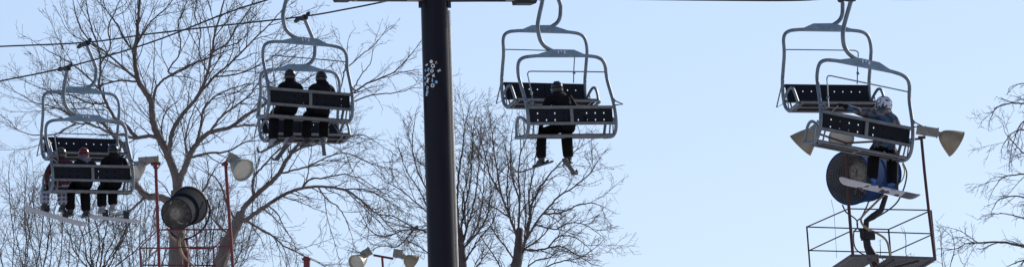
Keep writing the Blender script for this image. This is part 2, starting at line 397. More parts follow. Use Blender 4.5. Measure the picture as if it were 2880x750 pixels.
# pole frame: z along the pole
zx = Vector((1, 0, 0)); zx = (zx - ax * zx.dot(ax)).normalized(); zy = ax.cross(zx)
PM = Matrix((zx, zy, ax)).transposed()          # local(pole)->world rotation
tower.rotation_mode = 'QUATERNION'; tower.rotation_quaternion = PM.to_quaternion()
hl = (low - base).length; ht = (top - base).length
def pr(h): return .3135 + (.2990 - .3135) * (h - hl) / (ht - hl)
m = MB(); NS = 64
m.lathe((0, 0, -.4), (0, 0, 1), [(0, 0), (0, pr(0))] + [(.4 + TL * k / 12, pr(TL * k / 12)) for k in range(13)] + [(.4 + TL, 0)], NS)
pole = m.build('pole', POLE, tower)
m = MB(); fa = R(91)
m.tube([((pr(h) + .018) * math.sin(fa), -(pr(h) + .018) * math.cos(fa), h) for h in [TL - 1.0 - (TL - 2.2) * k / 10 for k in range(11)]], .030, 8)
m.build('edge_highlight_strip', EDGEHL, tower)  # added thin pale strip imitating the sunlit right edge of the pole
def tloc(p): return PM.transposed() @ (Vector(p) - base)
xa = PM.transposed() @ XV; ha = PM.transposed() @ HV
arm_c = tloc(P(1219, 0, TD)) + Vector((0, 0, .16))
def armM(): return Matrix((xa, ha, Vector((0, 0, 1)))).transposed()
# the crossarm is level in the photograph: put its ends where they are seen
eL = tloc(P(968, -16, TD - .9)); eR = tloc(P(1476, -15, TD + 1.0))
xd = (eR - eL).normalized(); hd = (ha - xd * ha.dot(xd)).normalized(); ud = xd.cross(hd); AM = Matrix((xd, hd, ud)).transposed()
mid = (eL + eR) / 2; mid = Vector((0, 0, mid.z)) + xd * 0
L2 = (eR - eL).length / 2
m = MB(); m.box(mid, (2 * L2 + .1, .26, .26), AM); m.box(mid - ud * .14, (2 * L2 - .5, .30, .02), AM)
arm = m.build('crossarm', BALL, tower)
m = MB(); m.tube([mid - xd * (L2 - .25) - ud * .17 - hd * .18, mid - xd * .75 - ud * .17 - hd * .18], .02, 6)
m.tube([mid + xd * .3 - ud * .19 - hd * .18, mid + xd * (L2 - .55) - ud * .18 - hd * .18], .022, 6); m.build('conduit', DARKM, tower)
for s in (-1, 1):
    c = mid + xd * s * L2
    m = MB(); w = 0 if s < 0 else .06
    m.prism([(-.26, .02), (-.17 - w, -.17 - w), (.15 + w, -.17 - w), (.27 + w, -.02), (.3, .3), (-.3, .3)], Matrix.Translation(c) @ AM.to_4x4(), .3)
    m.box(c + hd * .0 + ud * .30, (.16, 2.2, .14), AM)
    if s > 0: m.tube([c + xd * .22 - ud * .1, c + xd * .34 - ud * .02], .03, 6)
    sh = m.build('sheave_assembly', DARKM, tower)
    for k in range(6):
        wc = c + hd * (-.95 + .38 * k) + ud * .48
        m = MB(); m.lathe(wc - xd * .03, xd, [(0, 0), (0, .15), (.02, .17), (.03, .14), (.04, .17), (.06, .15), (.06, 0)], 20)
        m.build('sheave_wheel', DARKM, sh)
for pxx in (1181.5, 1264):
    q = tloc(P(pxx, 13, TD)); m = MB(); m.box(q, (.07, .14, .14)); m.box(q + Vector((0, 0, .07)), (.05, .18, .02)); m.build('step_bracket', DARKM, tower)
STK = [(160, 140, 40, 42, WHITE, 0), (225, 155, 26, 34, ORNG, 1), (98, 178, 46, 20, WHITE, 0), (182, 198, 46, 48, WHITE, 2), (170, 265, 40, 40, WHITE, 2), (265, 262, 46, 28, WHITE, 1),
       (121, 246, 30, 52, LBLUE, 1), (82, 250, 26, 34, LBLUE, 0), (115, 312, 66, 24, WHITE, 1), (190, 330, 34, 40, WHITE, 1), (76, 350, 28, 40, LBLUE, 0), (112, 388, 34, 70, WHITE, 1),
       (175, 394, 20, 50, LBLUE, 0), (228, 415, 36, 36, LBLUE, 0), (178, 460, 46, 44, WHITE, 2), (78, 430, 30, 58, LBLUE, 1), (109, 487, 30, 40, WHITE, 2), (104, 545, 40, 56, LBLUE, 0), (96, 580, 30, 26, WHITE, 1)]
rs = random.Random(5)
for sx, sy, w, h, mt, kind in STK:
    px_, py_ = 1180 + sx / 4.7875, 150 + sy / 4.7875
    q = tloc(P(px_, py_, TD)); r0 = pr(q.z) + .003; hw, hh = 1.22 * w / 4.7875 / 128.3 / 2, 1.22 * h / 4.7875 / 128.3 / 2
    f0 = math.asin(max(-.97, min(.97, q.x / r0)))
    m = MB(); n = 14
    a = rs.uniform(-.5, .5)
    def pt(u, v, rr): # u,v in metres on the skin
        uu = u * math.cos(a) - v * math.sin(a); vv = u * math.sin(a) + v * math.cos(a); ff = f0 + uu / r0
        return (rr * math.sin(ff), -rr * math.cos(ff), q.z + vv)
    if kind == 0:
        poly = [(hw * math.cos(2 * math.pi * k / 6), hh * math.sin(2 * math.pi * k / 6)) for k in range(6)]
    elif kind == 1:
        poly = [(-hw, -hh), (-.1 * hw, -.5 * hh), (hw, -hh * .8), (hw * .6, hh * .2), (hw, hh), (0, hh * .6), (-hw, hh * .9), (-hw * .6, 0)]
    if kind < 2:
        k = len(poly); vs_ = [pt(u, v, r0) for u, v in poly] + [pt(u, v, r0 + .002) for u, v in poly]
        m.add(vs_ + [pt(0, 0, r0 + .002)], [(k + i, k + (i + 1) % k, 2 * k) for i in range(k)] + [(i, (i + 1) % k, k + (i + 1) % k, k + i) for i in range(k)])
    else:
        vs_ = []
        for j in range(n):
            t = 2 * math.pi * j / n
            vs_ += [pt(hw * math.cos(t), hh * math.sin(t), r0 + .001), pt(hw * .5 * math.cos(t), hh * .5 * math.sin(t), r0 + .001)]
        m.add(vs_, [(2 * j, 2 * ((j + 1) % n), 2 * ((j + 1) % n) + 1, 2 * j + 1) for j in range(n)])
    m.build('sticker', mt, pole, smooth=False)

# ------------------------------------------------------------------ floodlights
def basis_from(d):
    d = d.normalized(); u = d.orthogonal().normalized(); return Matrix((u, d.cross(u), d)).transposed()
def floodlight(apex, mouth, R0, bal_c, bal_axis, bal_size, label, mats=(TANL, LENS, BALL), loc=None, seed=0):
    A, M_ = P(*apex), P(*mouth); axd = M_ - A; L = axd.length
    o = thing_w('floodlight', loc or A, label, 'floodlight', 'floodlights on the snowmaking towers')
    m = MB(); prof = []
    for k in range(15):
        t = k / 14; prof.append((L * t, .055 + (R0 - .055) * (t ** .62 if t < .93 else .956 + (t - .93) * .6)))
    prof[-1] = (L, R0)
    prof += [(L + .012, R0 + .012), (L + .012, R0 - .008)] + [(L * t, .045 + (R0 - .06) * t ** .62) for t in (.96, .8, .6, .4, .2, .05)]
    m.lathe(A, axd, prof, 36)
    m.build('reflector', mats[0], o)
    m = MB(); m.lathe(A, axd, [(L - .03, 0), (L - .032, R0 * .5), (L - .04, R0 - .02), (L - .05, R0 - .02)], 32); m.build('lens', mats[1], o)
    B = P(*bal_c); b1 = (P(bal_axis[0], bal_axis[1], bal_c[2]) - B).normalized()
    b2 = (Vector((0, 1, 0)) - b1 * b1.y).normalized(); b3 = b1.cross(b2); BM = Matrix((b1, b2, b3)).transposed()
    m = MB(); sx, sy, sz = bal_size
    m.box(B, (sx, sy, sz), BM); m.box(B + b1 * (sx / 2 - .01), (.03, sy + .03, sz + .03), BM); m.box(B - b1 * (sx * .12), (.025, sy + .02, sz + .02), BM)
    for k in (-.25, .25): m.box(B + b1 * sx * .3 + b2 * (-sy / 2 - .01) + b3 * k * sz, (.04, .02, .04), BM)
    m.build('ballast_box', mats[2], o)
    m = MB(); m.tube([B + b1 * sx * .1, (A + B) / 2, A + axd * .08], [.07, .075, .06], 10); m.build('neck', mats[2], o)
    return o

DL = 212.0
floodlight((655, 456, DL), (684, 478, DL - .33), .285, (656, 448, DL), (690, 466), (.30, .26, .22), 'round floodlight with pale lens on the right red post of the left tower')
floodlight((404, 462, DL), (374, 482, DL - .22), .26, (418, 450, DL), (460, 447), (.50, .28, .14), 'floodlight on the left red post, half hidden by the loaded chair')
floodlight((1027, 722, DL), (1002, 739, DL - .28), .215, (1029, 711, DL), (1050, 698), (.26, .2, .18), 'left floodlight on the red T bracket at the bottom')
floodlight((1140, 722, DL), (1161, 738, DL + .1), .215, (1119, 712, DL), (1146, 716), (.23, .2, .19), 'right floodlight on the red T bracket at the bottom', (TAN, LENS, BALL))
m_ = 'floodlight with a rusty tan bowl '
floodlight((2292, 366, 205), (2252, 408, 205.12), .335, (2293, 364, 205), (2310, 349), (.36, .26, .22), m_ + 'at the left of the right-hand tower', (TAN, LENS, BALL))
floodlight((2366, 362, 206), (2366, 388, 205.55), .30, (2366, 352, 206), (2400, 350), (.3, .24, .2), m_ + 'glimpsed through the seat gap of the tilted chair', (TANL, LENS, BALL))
floodlight((2644, 376, 205), (2689, 404, 205.12), .335, (2608, 369, 205), (2640, 374), (.52, .24, .19), m_ + 'at the right end of the right-hand tower', (TAN, LENS, BALL))

# ------------------------------------------------------------------ snowmaking towers
def px_r(rpx, D): return rpx * D * 1.011 / F
def poly(m, pts, D, rpx, n=6, smooth=0):
    """pts of (px, py[, dD])"""
    w = [P(p[0], p[1], D + (p[2] if len(p) > 2 else 0)) for p in pts]
    if smooth: w = bez(w, smooth)
    m.tube(w, px_r(rpx, D), n)
def to_ground(p, q):
    """extend the line p->q down to the snow"""
    p, q = Vector(p), Vector(q); d = (q - p).normalized()
    for _ in range(400):
        if q.z <= ground_z(q.y) - .2: break
        q = q + d * .1
    return q
# left red tower
LT = thing_w('snowmaking_tower', Vector((P(520, 760, DL + 1.4).x, DL + 1.4, ground_z(DL + 1.4))), 'red painted snowmaking tower with railed platform in front of the big tree', 'tower')
for a, b in (((438, 461), (448, 750)), ((634.5, 461), (655, 750))):
    m = MB(); m.tube([P(*a, DL), P(*b, DL), P(b[0] + (b[0] - a[0]) * .12, 790, DL)], px_r(4.6, DL), 10); m.build('corner_post', REDP, LT)
m = MB(); poly(m, [(424, 461), (452, 459)], DL, 5.5, 4); poly(m, [(430, 465), (438, 478)], DL, 2); poly(m, [(450, 462), (440, 478)], DL, 2); m.build('lamp_bracket', REDP, LT); m = MB()
poly(m, [(623, 461), (642, 461)], DL, 5.5, 4); poly(m, [(629, 458), (640, 452)], DL, 3); m.build('lamp_bracket', REDP, LT)
FD = DL + 2.8
m = MB()
poly(m, [(440, 645), (648, 644)], DL, 2.2); poly(m, [(444, 645), (393, 696, 2.8)], DL, 2.2); poly(m, [(393, 696), (600, 698)], FD, 2.2); poly(m, [(649, 645), (600, 698, 2.8)], DL, 2.2)
poly(m, [(442, 696), (653, 692)], DL, 1.8); poly(m, [(445, 697), (395, 744, 2.8)], DL, 1.8); poly(m, [(395, 744), (606, 745)], FD, 2.0); poly(m, [(655, 694), (606, 745, 2.8)], DL, 1.8)
for p in (((393, 694), (398, 790)), ((600, 697), (606, 800))): poly(m, p, FD, 2.6)
for p in (((552, 644), (556, 750)), ((498, 645), (500, 750))): poly(m, p, DL, 1.6)
m.build('railing', REDP, LT)
m = MB(); fl = [P(452, 770, DL), P(660, 772, DL), P(608, 800, FD), P(400, 796, FD)]
m.add([v for v in fl] + [v - Vector((0, 0, .06)) for v in fl], [(0, 1, 2, 3), (7, 6, 5, 4)] + [(k, k + 4, (k + 1) % 4 + 4, (k + 1) % 4) for k in range(4)]); m.build('platform', GRATE, LT)
m = MB(); c = P(523, 750, DL + 1.2); m.tube([P(522, 668, DL + 1.2), c, to_ground(P(522, 668, DL + 1.2), c)], px_r(8, DL), 12); m.build('mast', REDP, LT)

# right rusty tower
DR = 205.0
RT = thing_w('snowmaking_tower', Vector((P(2450, 760, DR + 1.4).x, DR + 1.4, ground_z(DR + 1.4))), 'rusty dark snowmaking tower with open railing cage at the right', 'tower')
FR = DR + 2.9
for pts, r in (([(2591, 384), (2600, 480), (2613, 600), (2629, 725)], 4.3), ([(2379, 400), (2387, 577), (2399, 720)], 4.6)):
    m = MB(); poly(m, pts, DR, r, 10); m.build('corner_post', RUST, RT)
m = MB(); poly(m, [(2618, 590, .25), (2631, 725, .2)], DR, 3.0); m.build('corner_post', RUST, RT)
m = MB(); poly(m, [(2582, 386), (2603, 386)], DR, 5, 4); m.build('lamp_bracket', RUST, RT); m = MB(); poly(m, [(2291, 372), (2380, 402), (2588, 390)], DR, 3, 6); m.build('lamp_bracket', RUST, RT)
m = MB()
poly(m, [(2386, 586), (2608, 590)], DR, 1.9); poly(m, [(2269, 637), (2499, 644)], FR, 1.8); poly(m, [(2386, 586), (2269, 637, 2.9)], DR, 1.9); poly(m, [(2611, 594), (2499, 644, 2.9)], DR, 1.9)
poly(m, [(2399, 649), (2622, 656)], DR, 1.8); poly(m, [(2276, 703), (2506, 709)], FR, 1.7); poly(m, [(2390, 650), (2276, 703, 2.9)], DR, 1.8); poly(m, [(2618, 660), (2506, 710, 2.9)], DR, 1.8)
poly(m, [(2269, 635), (2278, 750), (2284, 800)], FR, 2.4); poly(m, [(2499, 643), (2508, 750), (2514, 800)], FR, 2.6)
m.build('railing', BLACKST, RT)
m = MB(); fl = [P(2396, 718, DR), P(2630, 726, DR), P(2516, 796, FR), P(2288, 790, FR)]
# frame and planks with open slots
def lerp(a, b, t): return a + (b - a) * t
for i in range(4): m.tube([fl[i], fl[(i + 1) % 4]], .05, 4)
for k in range(26):
    if k in (9, 10, 11): continue
    t0, t1 = k / 26 + .004, (k + 1) / 26 - .006
    a, b, c, d = lerp(fl[0], fl[1], t0), lerp(fl[0], fl[1], t1), lerp(fl[3], fl[2], t1), lerp(fl[3], fl[2], t0)
    q = [a, b, c, d]; m.add(q + [v + Vector((0, 0, .03)) for v in q], [(3, 2, 1, 0), (4, 5, 6, 7)] + [(j, (j + 1) % 4, (j + 1) % 4 + 4, j + 4) for j in range(4)])
m.build('platform', GRATE, RT)
m = MB()
for t in (.2, .5, .8): m.tube([lerp(fl[0], fl[1], t) - Vector((0, 0, .07)), lerp(fl[3], fl[2], 1 - t) - Vector((0, 0, .07))], .025, 5)
m.build('platform_brace', BLACKST, RT)
m = MB(); c = P(2462, 750, DR + 1.3); m.tube([P(2459, 715, DR + 1.3), c, to_ground(P(2459, 715, DR + 1.3), c)], .11, 12); m.build('mast', RUST, RT)
m = MB(); poly(m, [(2338, 560, 1), (2346, 600, 1), (2352, 700, 1), (2353, 724, 1)], DR, .7, 4); m.build('guy_wire', BLACKST, RT)

# red T bracket post and red stub
D3 = 212.0
m = MB(); c = P(1077, 750, D3)
TP = thing_w('lamp_post', Vector((c.x, D3, ground_z(D3))), 'red T shaped post holding two floodlights beside the dark pole', 'lamp post')
m.tube([P(1075, 722, D3), c, to_ground(P(1075, 720, D3), c)], px_r(3.4, D3), 8); m.build('post', REDP, TP)
m = MB(); poly(m, [(1050, 716), (1106, 726)], D3, 3.2, 6); m.build('cross_bar', REDP, TP)
c = P(863, 750, D3)
SB = thing_w('hydrant_post', Vector((c.x, D3, ground_z(D3))), 'stubby red post with a cap at the bottom edge below the two riders', 'post')
m = MB(); m.tube([P(863, 726, D3), to_ground(P(863, 700, D3), c)], px_r(9.5, D3), 14); m.build('post', REDP, SB)
m = MB(); a = P(862.5, 727, D3); m.lathe(a, Vector((0, 0, 1)), [(-.03, .10), (-.03, .118), (.025, .118), (.03, .09), (.055, .08), (.055, 0)], 20); m.build('cap', REDP, SB)

# ------------------------------------------------------------------ snow guns
def snow_gun(front, back, rf, rb, body, hubc, label, hubr, loc):
    Fp, Bp = P(*front), P(*back); axd = Bp - Fp; L = axd.length
    o = thing_w('snow_gun', loc, label, 'snow gun', 'fan snow guns on the towers')
    u = axd.normalized()
    m = MB()
    prof = [(0, rf - .03), (0, rf + .012), (.05, rf + .012), (.06, rf), (L * .45, rf * .94), (L * .46, rf * .97), (L * .5, rf * .97), (L * .51, (rf + rb) / 2), (L - .04, rb), (L - .03, rb + .015), (L, rb + .015), (L, rb - .02), (L * .5, min(rf, rb) - .03), (.06, rf - .04), (0, rf - .03)]
    m.lathe(Fp, u, prof[:11], 48); m.lathe(Fp, u, prof[10:], 48, mi=1); bar = m.build('barrel', [body, GUNI], o)
    m = MB(); m.lathe(Fp, u, [(L * .55, 0), (L * .55, min(rf, rb) - .04), (L * .56, min(rf, rb) - .04), (L * .56, 0)], 32); m.build('fan_shroud', GUNI, o)
    H = P(*hubc)
    m = MB(); m.lathe(H, u, [(-.02, 0), (-.02, hubr * .7), (.03, hubr), (.35, hubr), (.42, hubr * .6), (.42, 0)], 24)
    m.build('motor_hub', GUNG, o)
    uu = u.orthogonal().normalized(); ww = u.cross(uu)
    m = MB()
    for k in range(9):
        t = 2 * math.pi * k / 9; dv = uu * math.cos(t) + ww * math.sin(t); tv = -uu * math.sin(t) + ww * math.cos(t)
        a = H + u * .18 + dv * hubr * .9; b = Fp + u * (L * .35) + dv * (rf * .90)
        q = [a - tv * .03, a + tv * .05 + u * .06, b + tv * .10 + u * .08, b - tv * .02]
        m.add(q + [v + u * .012 for v in q], [(0, 1, 2, 3), (7, 6, 5, 4)] + [(j, j + 4, (j + 1) % 4 + 4, (j + 1) % 4) for j in range(4)])
    m.build('fan_blades', GUNG, o)
    m = MB()
    for k in range(44):
        t = 2 * math.pi * k / 44 + .2; dv = uu * math.cos(t) + ww * math.sin(t); m.tube([H + dv * hubr * .8 - u * .02, Fp + dv * (rf - .01) + u * .01], .0038, 4)
    for q in (.4, .48, .56, .64, .72, .8, .88, .95):
        m.tube([Fp.lerp(H, 1 - q) + (uu * math.cos(2 * math.pi * j / 36) + ww * math.sin(2 * math.pi * j / 36)) * rf * q for j in range(37)], .0038, 4)
    m.build('guard_grille', GUNG, o)
    return o, bar
LG, bar = snow_gun((496, 602, DL + .3), (533, 577, DL + 1.15), px_r(45, DL), px_r(53, DL), GUNK, (494, 600, DL + .35), 'dark fan snow gun standing on the red tower', .20, P(517, 700, DL + 1.2))
m = MB(); poly(m, [(583, 560, .3), (590, 600, .1), (573, 640, 0), (540, 665, 0), (510, 672, 0), (482, 655, 0), (470, 640, .2)], DL + .6, 2.4, 8, 5); m.build('yoke', GUNK, LG)
m = MB(); poly(m, [(470, 640), (485, 668), (508, 676), (527, 650), (528, 640)], DL + .35, 2.2, 8, 5); m.build('yoke_rim', HOSE_T, LG)
m = MB(); poly(m, [(509, 660, 0), (516, 690, .3), (521, 702, .6)], DL + .6, 8.5, 12); m.build('swivel_neck', GUNG, LG)
m = MB(); m.lathe(P(533, 577, DL + 1.15), P(533, 577, DL + 1.15) - P(496, 602, DL + .3), [(-.02, px_r(54.5, DL)), (.0, px_r(56, DL)), (.03, px_r(56, DL)), (.04, px_r(53, DL))], 48); m.build('rear_rim', HOSE_T, LG)
m = MB(); m.box(P(537, 555, DL + .62), (.05, .01, .05)); m.build('maker_plate', WHITE, LG)
RG, bar = snow_gun((2387, 500, DR + .25), (2490, 486, DR + 1.5), px_r(76, DR), px_r(54, DR), GUNB, (2412, 487, DR + .45), 'blue barrelled fan snow gun on the rusty tower behind the snowboarder', .27, P(2460, 716, DR + 1.2))
m = MB()
m.tube([P(2492, 548, DR + 1.0), P(2478, 590, DR + 1.0), P(2455, 608, DR + 1.1), P(2437, 620, DR + 1.1), P(2434, 660, DR + 1.15), P(2440, 690, DR + 1.2), P(2452, 716, DR + 1.2)], [.06, .07, .085, .07, .08, .10, .13], 10)
m.box(P(2441, 663, DR + 1.15), (.34, .24, .17)); m.box(P(2424, 655, DR + 1.0), (.1, .1, .22)); m.build('mount', DARKM, RG)
rr = random.Random(3)
for k in range(6):
    m = MB(); m.box(P(2400 + rr.uniform(-8, 38), 470 + rr.uniform(-40, 50), DR + .22 + .2), (rr.uniform(.05, .14), .06, rr.uniform(.04, .12)), Matrix.Rotation(rr.uniform(0, 1), 3, 'Y')); m.build('nozzle_box', GUNG, RG)

def hose(pts, D, r, mt, label, group=None):
    m = MB(); w = bez([P(p[0], p[1], D + (p[2] if len(p) > 2 else 0)) for p in pts], 6); m.tube(w, px_r(r, D), 8)
    tag(m.build('hose', mt), label, 'hose', group)
c5 = lambda L: [(2230 + x / 2.484, 480 + y / 2.484) for x, y in L]
hose(c5([(640, 165), (600, 200), (560, 240), (495, 305), (475, 345), (510, 398), (590, 435), (650, 480), (672, 545), (684, 640)]), DR + .8, 3.2, HOSE_T, 'tan hose curling down in front of the rusty tower platform')
hose(c5([(630, 165), (560, 180), (530, 215), (515, 250), (480, 320), (450, 350), (455, 400), (490, 430)]), DR + .9, 2.0, HOSE_B, 'black hose looping beside the mount of the right snow gun')
hose(c5([(768, -60), (795, 10), (785, 90), (760, 160), (730, 215), (690, 255), (640, 290), (570, 330)]), DR + 1.3, 2.2, HOSE_B, 'black hose hanging round the right side of the blue snow gun')
hose(c5([(765, -50), (780, 0), (765, 60), (720, 105), (690, 120)]), DR + 1.2, 1.7, HOSE_T, 'thin tan hose hugging the right side of the blue snow gun')
hose(c5([(345, 235), (370, 285), (405, 310), (445, 345), (450, 395), (425, 430), (430, 520), (470, 570), (560, 610), (600, 668)]), DR + .7, 2.0, HOSE_B, 'black hose dropping past the left post of the rusty tower')
hose([(506, 668), (505, 690), (512, 712), (524, 728), (540, 742), (556, 758)], DL + .4, 3.0, HOSE_T, 'tan hose dropping from the dark snow gun on the red tower')

# ------------------------------------------------------------------ people
def loc_px(mw, px, py, y):
    """chair-local x, z of the point on the plane y that is seen at the pixel"""
    d = CAMR @ Vector(((px - 1440) / F, -(py - 375) / F, -1.0)); inv = mw.inverted()
    a = inv @ CAMP; dd = inv.to_3x3() @ d; t = (y - a.y) / dd.y; q = a + dd * t
    return q.x, q.z
def skin_mesh(name, joints, edges, root, mats, zone):
    me = bpy.data.meshes.new(name); me.from_pydata([j[0] for j in joints], edges, [])
    o = bpy.data.objects.new(name, me); COL.objects.link(o)
    sk = o.modifiers.new('s', 'SKIN'); sk.use_smooth_shade = True
    for i, j in enumerate(joints):
        r = j[1] if isinstance(j[1], tuple) else (j[1], j[1]); me.skin_vertices[0].data[i].radius = r
    me.skin_vertices[0].data[root].use_root = True
    sb = o.modifiers.new('u', 'SUBSURF'); sb.levels = 2; sb.render_levels = 2
    dg = bpy.context.evaluated_depsgraph_get(); dg.update()
    nm = bpy.data.meshes.new_from_object(o.evaluated_get(dg)); nm.name = name
    bpy.data.objects.remove(o); nm.materials.clear()
    for m in mats: nm.materials.append(m)
    for p in nm.polygons: p.use_smooth = True; p.material_index = zone(p.center)
    return nm
def person(mw, x, lf, rf, head, mats, label, hel, boots, s=1.08, hs=1.0, arms=None, goggle=None, look=0, hood=None, knees=None, lean=0.0, seatz=-1.60):
    """x: seat place; lf, rf: pixel of the two ankles; head: pixel of the head centre"""
    jac, pan = mats
    y0 = -.10
    hx, hz = loc_px(mw, head[0], head[1], y0 + .02)
    bz = seatz
    la = loc_px(mw, *lf, .40); ra = loc_px(mw, *rf, .40)
    Lh = hz - bz                    # seat to head centre
    j = [((x, y0, bz + .13), (.178 * s, .15)), ((x, y0 - .02, bz + .13 + (Lh - .13) * .3), (.178 * s, .145)), ((x * .6 + hx * .4, y0 - .03, bz + Lh * .58), (.20 * s, .15)),
         ((hx, y0 - .02, bz + Lh - .22), (.15, .11)), ((hx, y0, bz + Lh - .13), (.075, .07)), ((hx, y0 + .02, bz + Lh - .04), (.088, .095)), ((hx, y0 + .01, bz + Lh + .055), (.07, .085)),
         ((hx - .105 * math.sin(R(look)), y0 + .02 + .108 * math.cos(R(look)), bz + Lh - .02), (.018, .022))]
    e = [(0, 1), (1, 2), (2, 3), (3, 4), (4, 5), (5, 6), (5, 7)]
    shz = bz + Lh - .265; sw = .215 * s
    A = arms or (((-.25, .06, .26), (-.17, .28, .16)), ((.25, .06, .26), (.17, .28, .16)))
    wr = []
    for sgn, (el, w) in ((-1, A[0]), (1, A[1])):
        n = len(j)
        j += [((hx + sgn * sw, y0 - .02, shz), (.10, .10)), ((hx + el[0] * s, y0 + el[1], bz + el[2] * s), (.088, .088)), ((hx + w[0] * s, y0 + w[1], bz + w[2] * s), (.048, .048))]
        e += [(3, n), (n, n + 1), (n + 1, n + 2)]; wr.append((Vector(j[n + 1][0]), Vector(j[n + 2][0])))
    feet = []
    for sgn, a in ((-1, la), (1, ra)):
        n = len(j); kx = x * .15 + a[0] * .85 + sgn * .015
        j += [((x + sgn * .10, y0 + .06, bz + .115), (.135, .12)), ((kx, .37, bz + .10), (.132, .11)), ((a[0] * .8 + kx * .2, .40, (bz + a[1]) / 2 - .02), (.128, .112)), ((a[0], .40, a[1] + .10), (.124, .11)), ((a[0], .40, a[1] + .02), (.118, .11))]
        e += [(0, n), (n, n + 1), (n + 1, n + 2), (n + 2, n + 3), (n + 3, n + 4)]; feet.append(Vector((a[0], .40, a[1])))
    nz = bz + Lh - .09
    def zone(c):
        if c.z > nz and abs(c.x - hx) < .14: return 2
        if c.y > y0 + .14 and c.z < bz + .22: return 1
        if c.z < bz + .07: return 1
        return 0
    o = empty('person', (0, 0, 0), label, 'person', 'riders on the chairlift')
    base = Vector((x, y0, bz)); T = Matrix.Translation(base); o.matrix_world = mw @ T
    off = lambda m, nm, mt, par=o: (lambda q: (setattr(q, 'parent', par), q)[1])(_mk(nm, m.mesh(nm, mt, base)))
    nm = skin_mesh('body', [(tuple(Vector(a) - base), r) for a, r in j], e, 0, [jac, pan, SKIN], lambda c: zone(c + base))
    part('body', nm, o)
    hc = Vector((hx, y0 + .012, bz + Lh)); LR = Matrix.Rotation(R(look), 3, 'Z')
    m = MB()   # helmet shell: open below, with rim
    prof = [(.128 * hs * math.cos(t), .140 * hs * math.sin(t)) for t in [R(k) for k in (-22, -8, 8, 24, 40, 56, 72, 84)]]
    n = 20; vs_ = []
    for r_, z_ in prof:
        for k in range(n):
            t = 2 * math.pi * k / n
            zz = z_ - (.035 if math.sin(t) < .2 and z_ < 0 else 0)
            vs_.append(hc + LR @ Vector((r_ * math.cos(t) * .96, r_ * math.sin(t) * 1.12, zz)))
    vs_.append(hc + Vector((0, 0, .142 * hs)))
    fs = [(i * n + k, i * n + (k + 1) % n, (i + 1) * n + (k + 1) % n, (i + 1) * n + k) for i in range(len(prof) - 1) for k in range(n)] + [((len(prof) - 1) * n + k, (len(prof) - 1) * n + (k + 1) % n, len(vs_) - 1) for k in range(n)]
    m.add(vs_, fs)
    for k in (-1, 0, 1): m.ball(hc + LR @ Vector((k * .045, -.02, .125)), (.012, .05, .012), LR)
    for sg in (-1, 1): m.ball(hc + LR @ Vector((sg * .10, .02, -.055)), (.028, .045, .05), LR)
    hm = off(m, 'helmet', hel)
    m = MB(); pts = [hc + LR @ Vector((.124 * math.cos(t), .146 * math.sin(t), -.01)) for t in [R(180 + k * 20) for k in range(10)]]
    m.tube(pts, .013, 6, flat=1); off(m, 'goggle_strap', BLK2)
    m = MB(); m.ball(hc + LR @ Vector((0, .105, -.02)), (.085, .04, .045), LR); off(m, 'goggles', goggle or HELB)
    m = MB(); m.ball(hc + LR @ Vector((0, .103, -.105)), (.028, .012, .008), LR); off(m, 'mouth', HELR)
    m = MB(); m.tube([(hx, y0 - .015, bz + Lh - .24), (hx, y0 - .01, bz + Lh - .15), (hx, y0 + .0, bz + Lh - .035)], [.135, .122, .112], 14); off(m, 'collar', hood or jac)
    if hood:
        m = MB(); m.ball((hx, y0 - .06, bz + Lh - .175), (.155, .115, .075)); m.ball((hx + .06, y0 - .05, bz + Lh - .15), (.09, .09, .06)); m.ball((hx, y0 - .10, bz + Lh - .24), (.11, .06, .08)); off(m, 'hood', hood)
    for (el, w) in wr:        # gloves: palm, four bent fingers, a thumb
        d = (w - el).normalized(); sd_ = d.cross(Vector((0, 0, 1))).normalized(); up = sd_.cross(d)
        m = MB(); B3 = Matrix((sd_, d, up)).transposed(); m.ball(w + d * .055, (.047, .062, .026), B3); m.tube([w - d * .05, w + d * .01], [.056, .045], 10)
        for k, fl_ in ((-1.5, .055), (-.5, .068), (.5, .064), (1.5, .05)):
            a = w + d * .095 + sd_ * k * .021; m.tube([a, a + d * fl_ * .55 - up * .006, a + d * fl_ - up * .034], [.013, .0125, .010], 6)
        q = 1 if el.x > hx else -1
        a = w + d * .03 - sd_ * .04 * q; m.tube([a, a + d * .03 - sd_ * .03 * q, a + d * .065 - sd_ * .035 * q - up * .01], [.016, .015, .011], 6)
        off(m, 'glove', BLK)
    for f, bt in zip(feet, boots):
        m = MB(); m.tube([f + Vector((0, -.01, .12)), f + Vector((0, -.005, .04)), f + Vector((0, .0, -.03))], [.078, .072, .07], 12)
        m.ball(f + Vector((0, .07, -.045)), (.062, .165, .055)); m.box(f + Vector((0, .06, -.088)), (.10, .30, .025)); m.box(f + Vector((0, .0, .05)), (.15, .03, .02)); m.box(f + Vector((0, .08, -.01)), (.12, .03, .02))
        off(m, 'boot', bt)
    return feet
def _mk(nm, me):
    o = bpy.data.objects.new(nm, me); COL.objects.link(o); return o

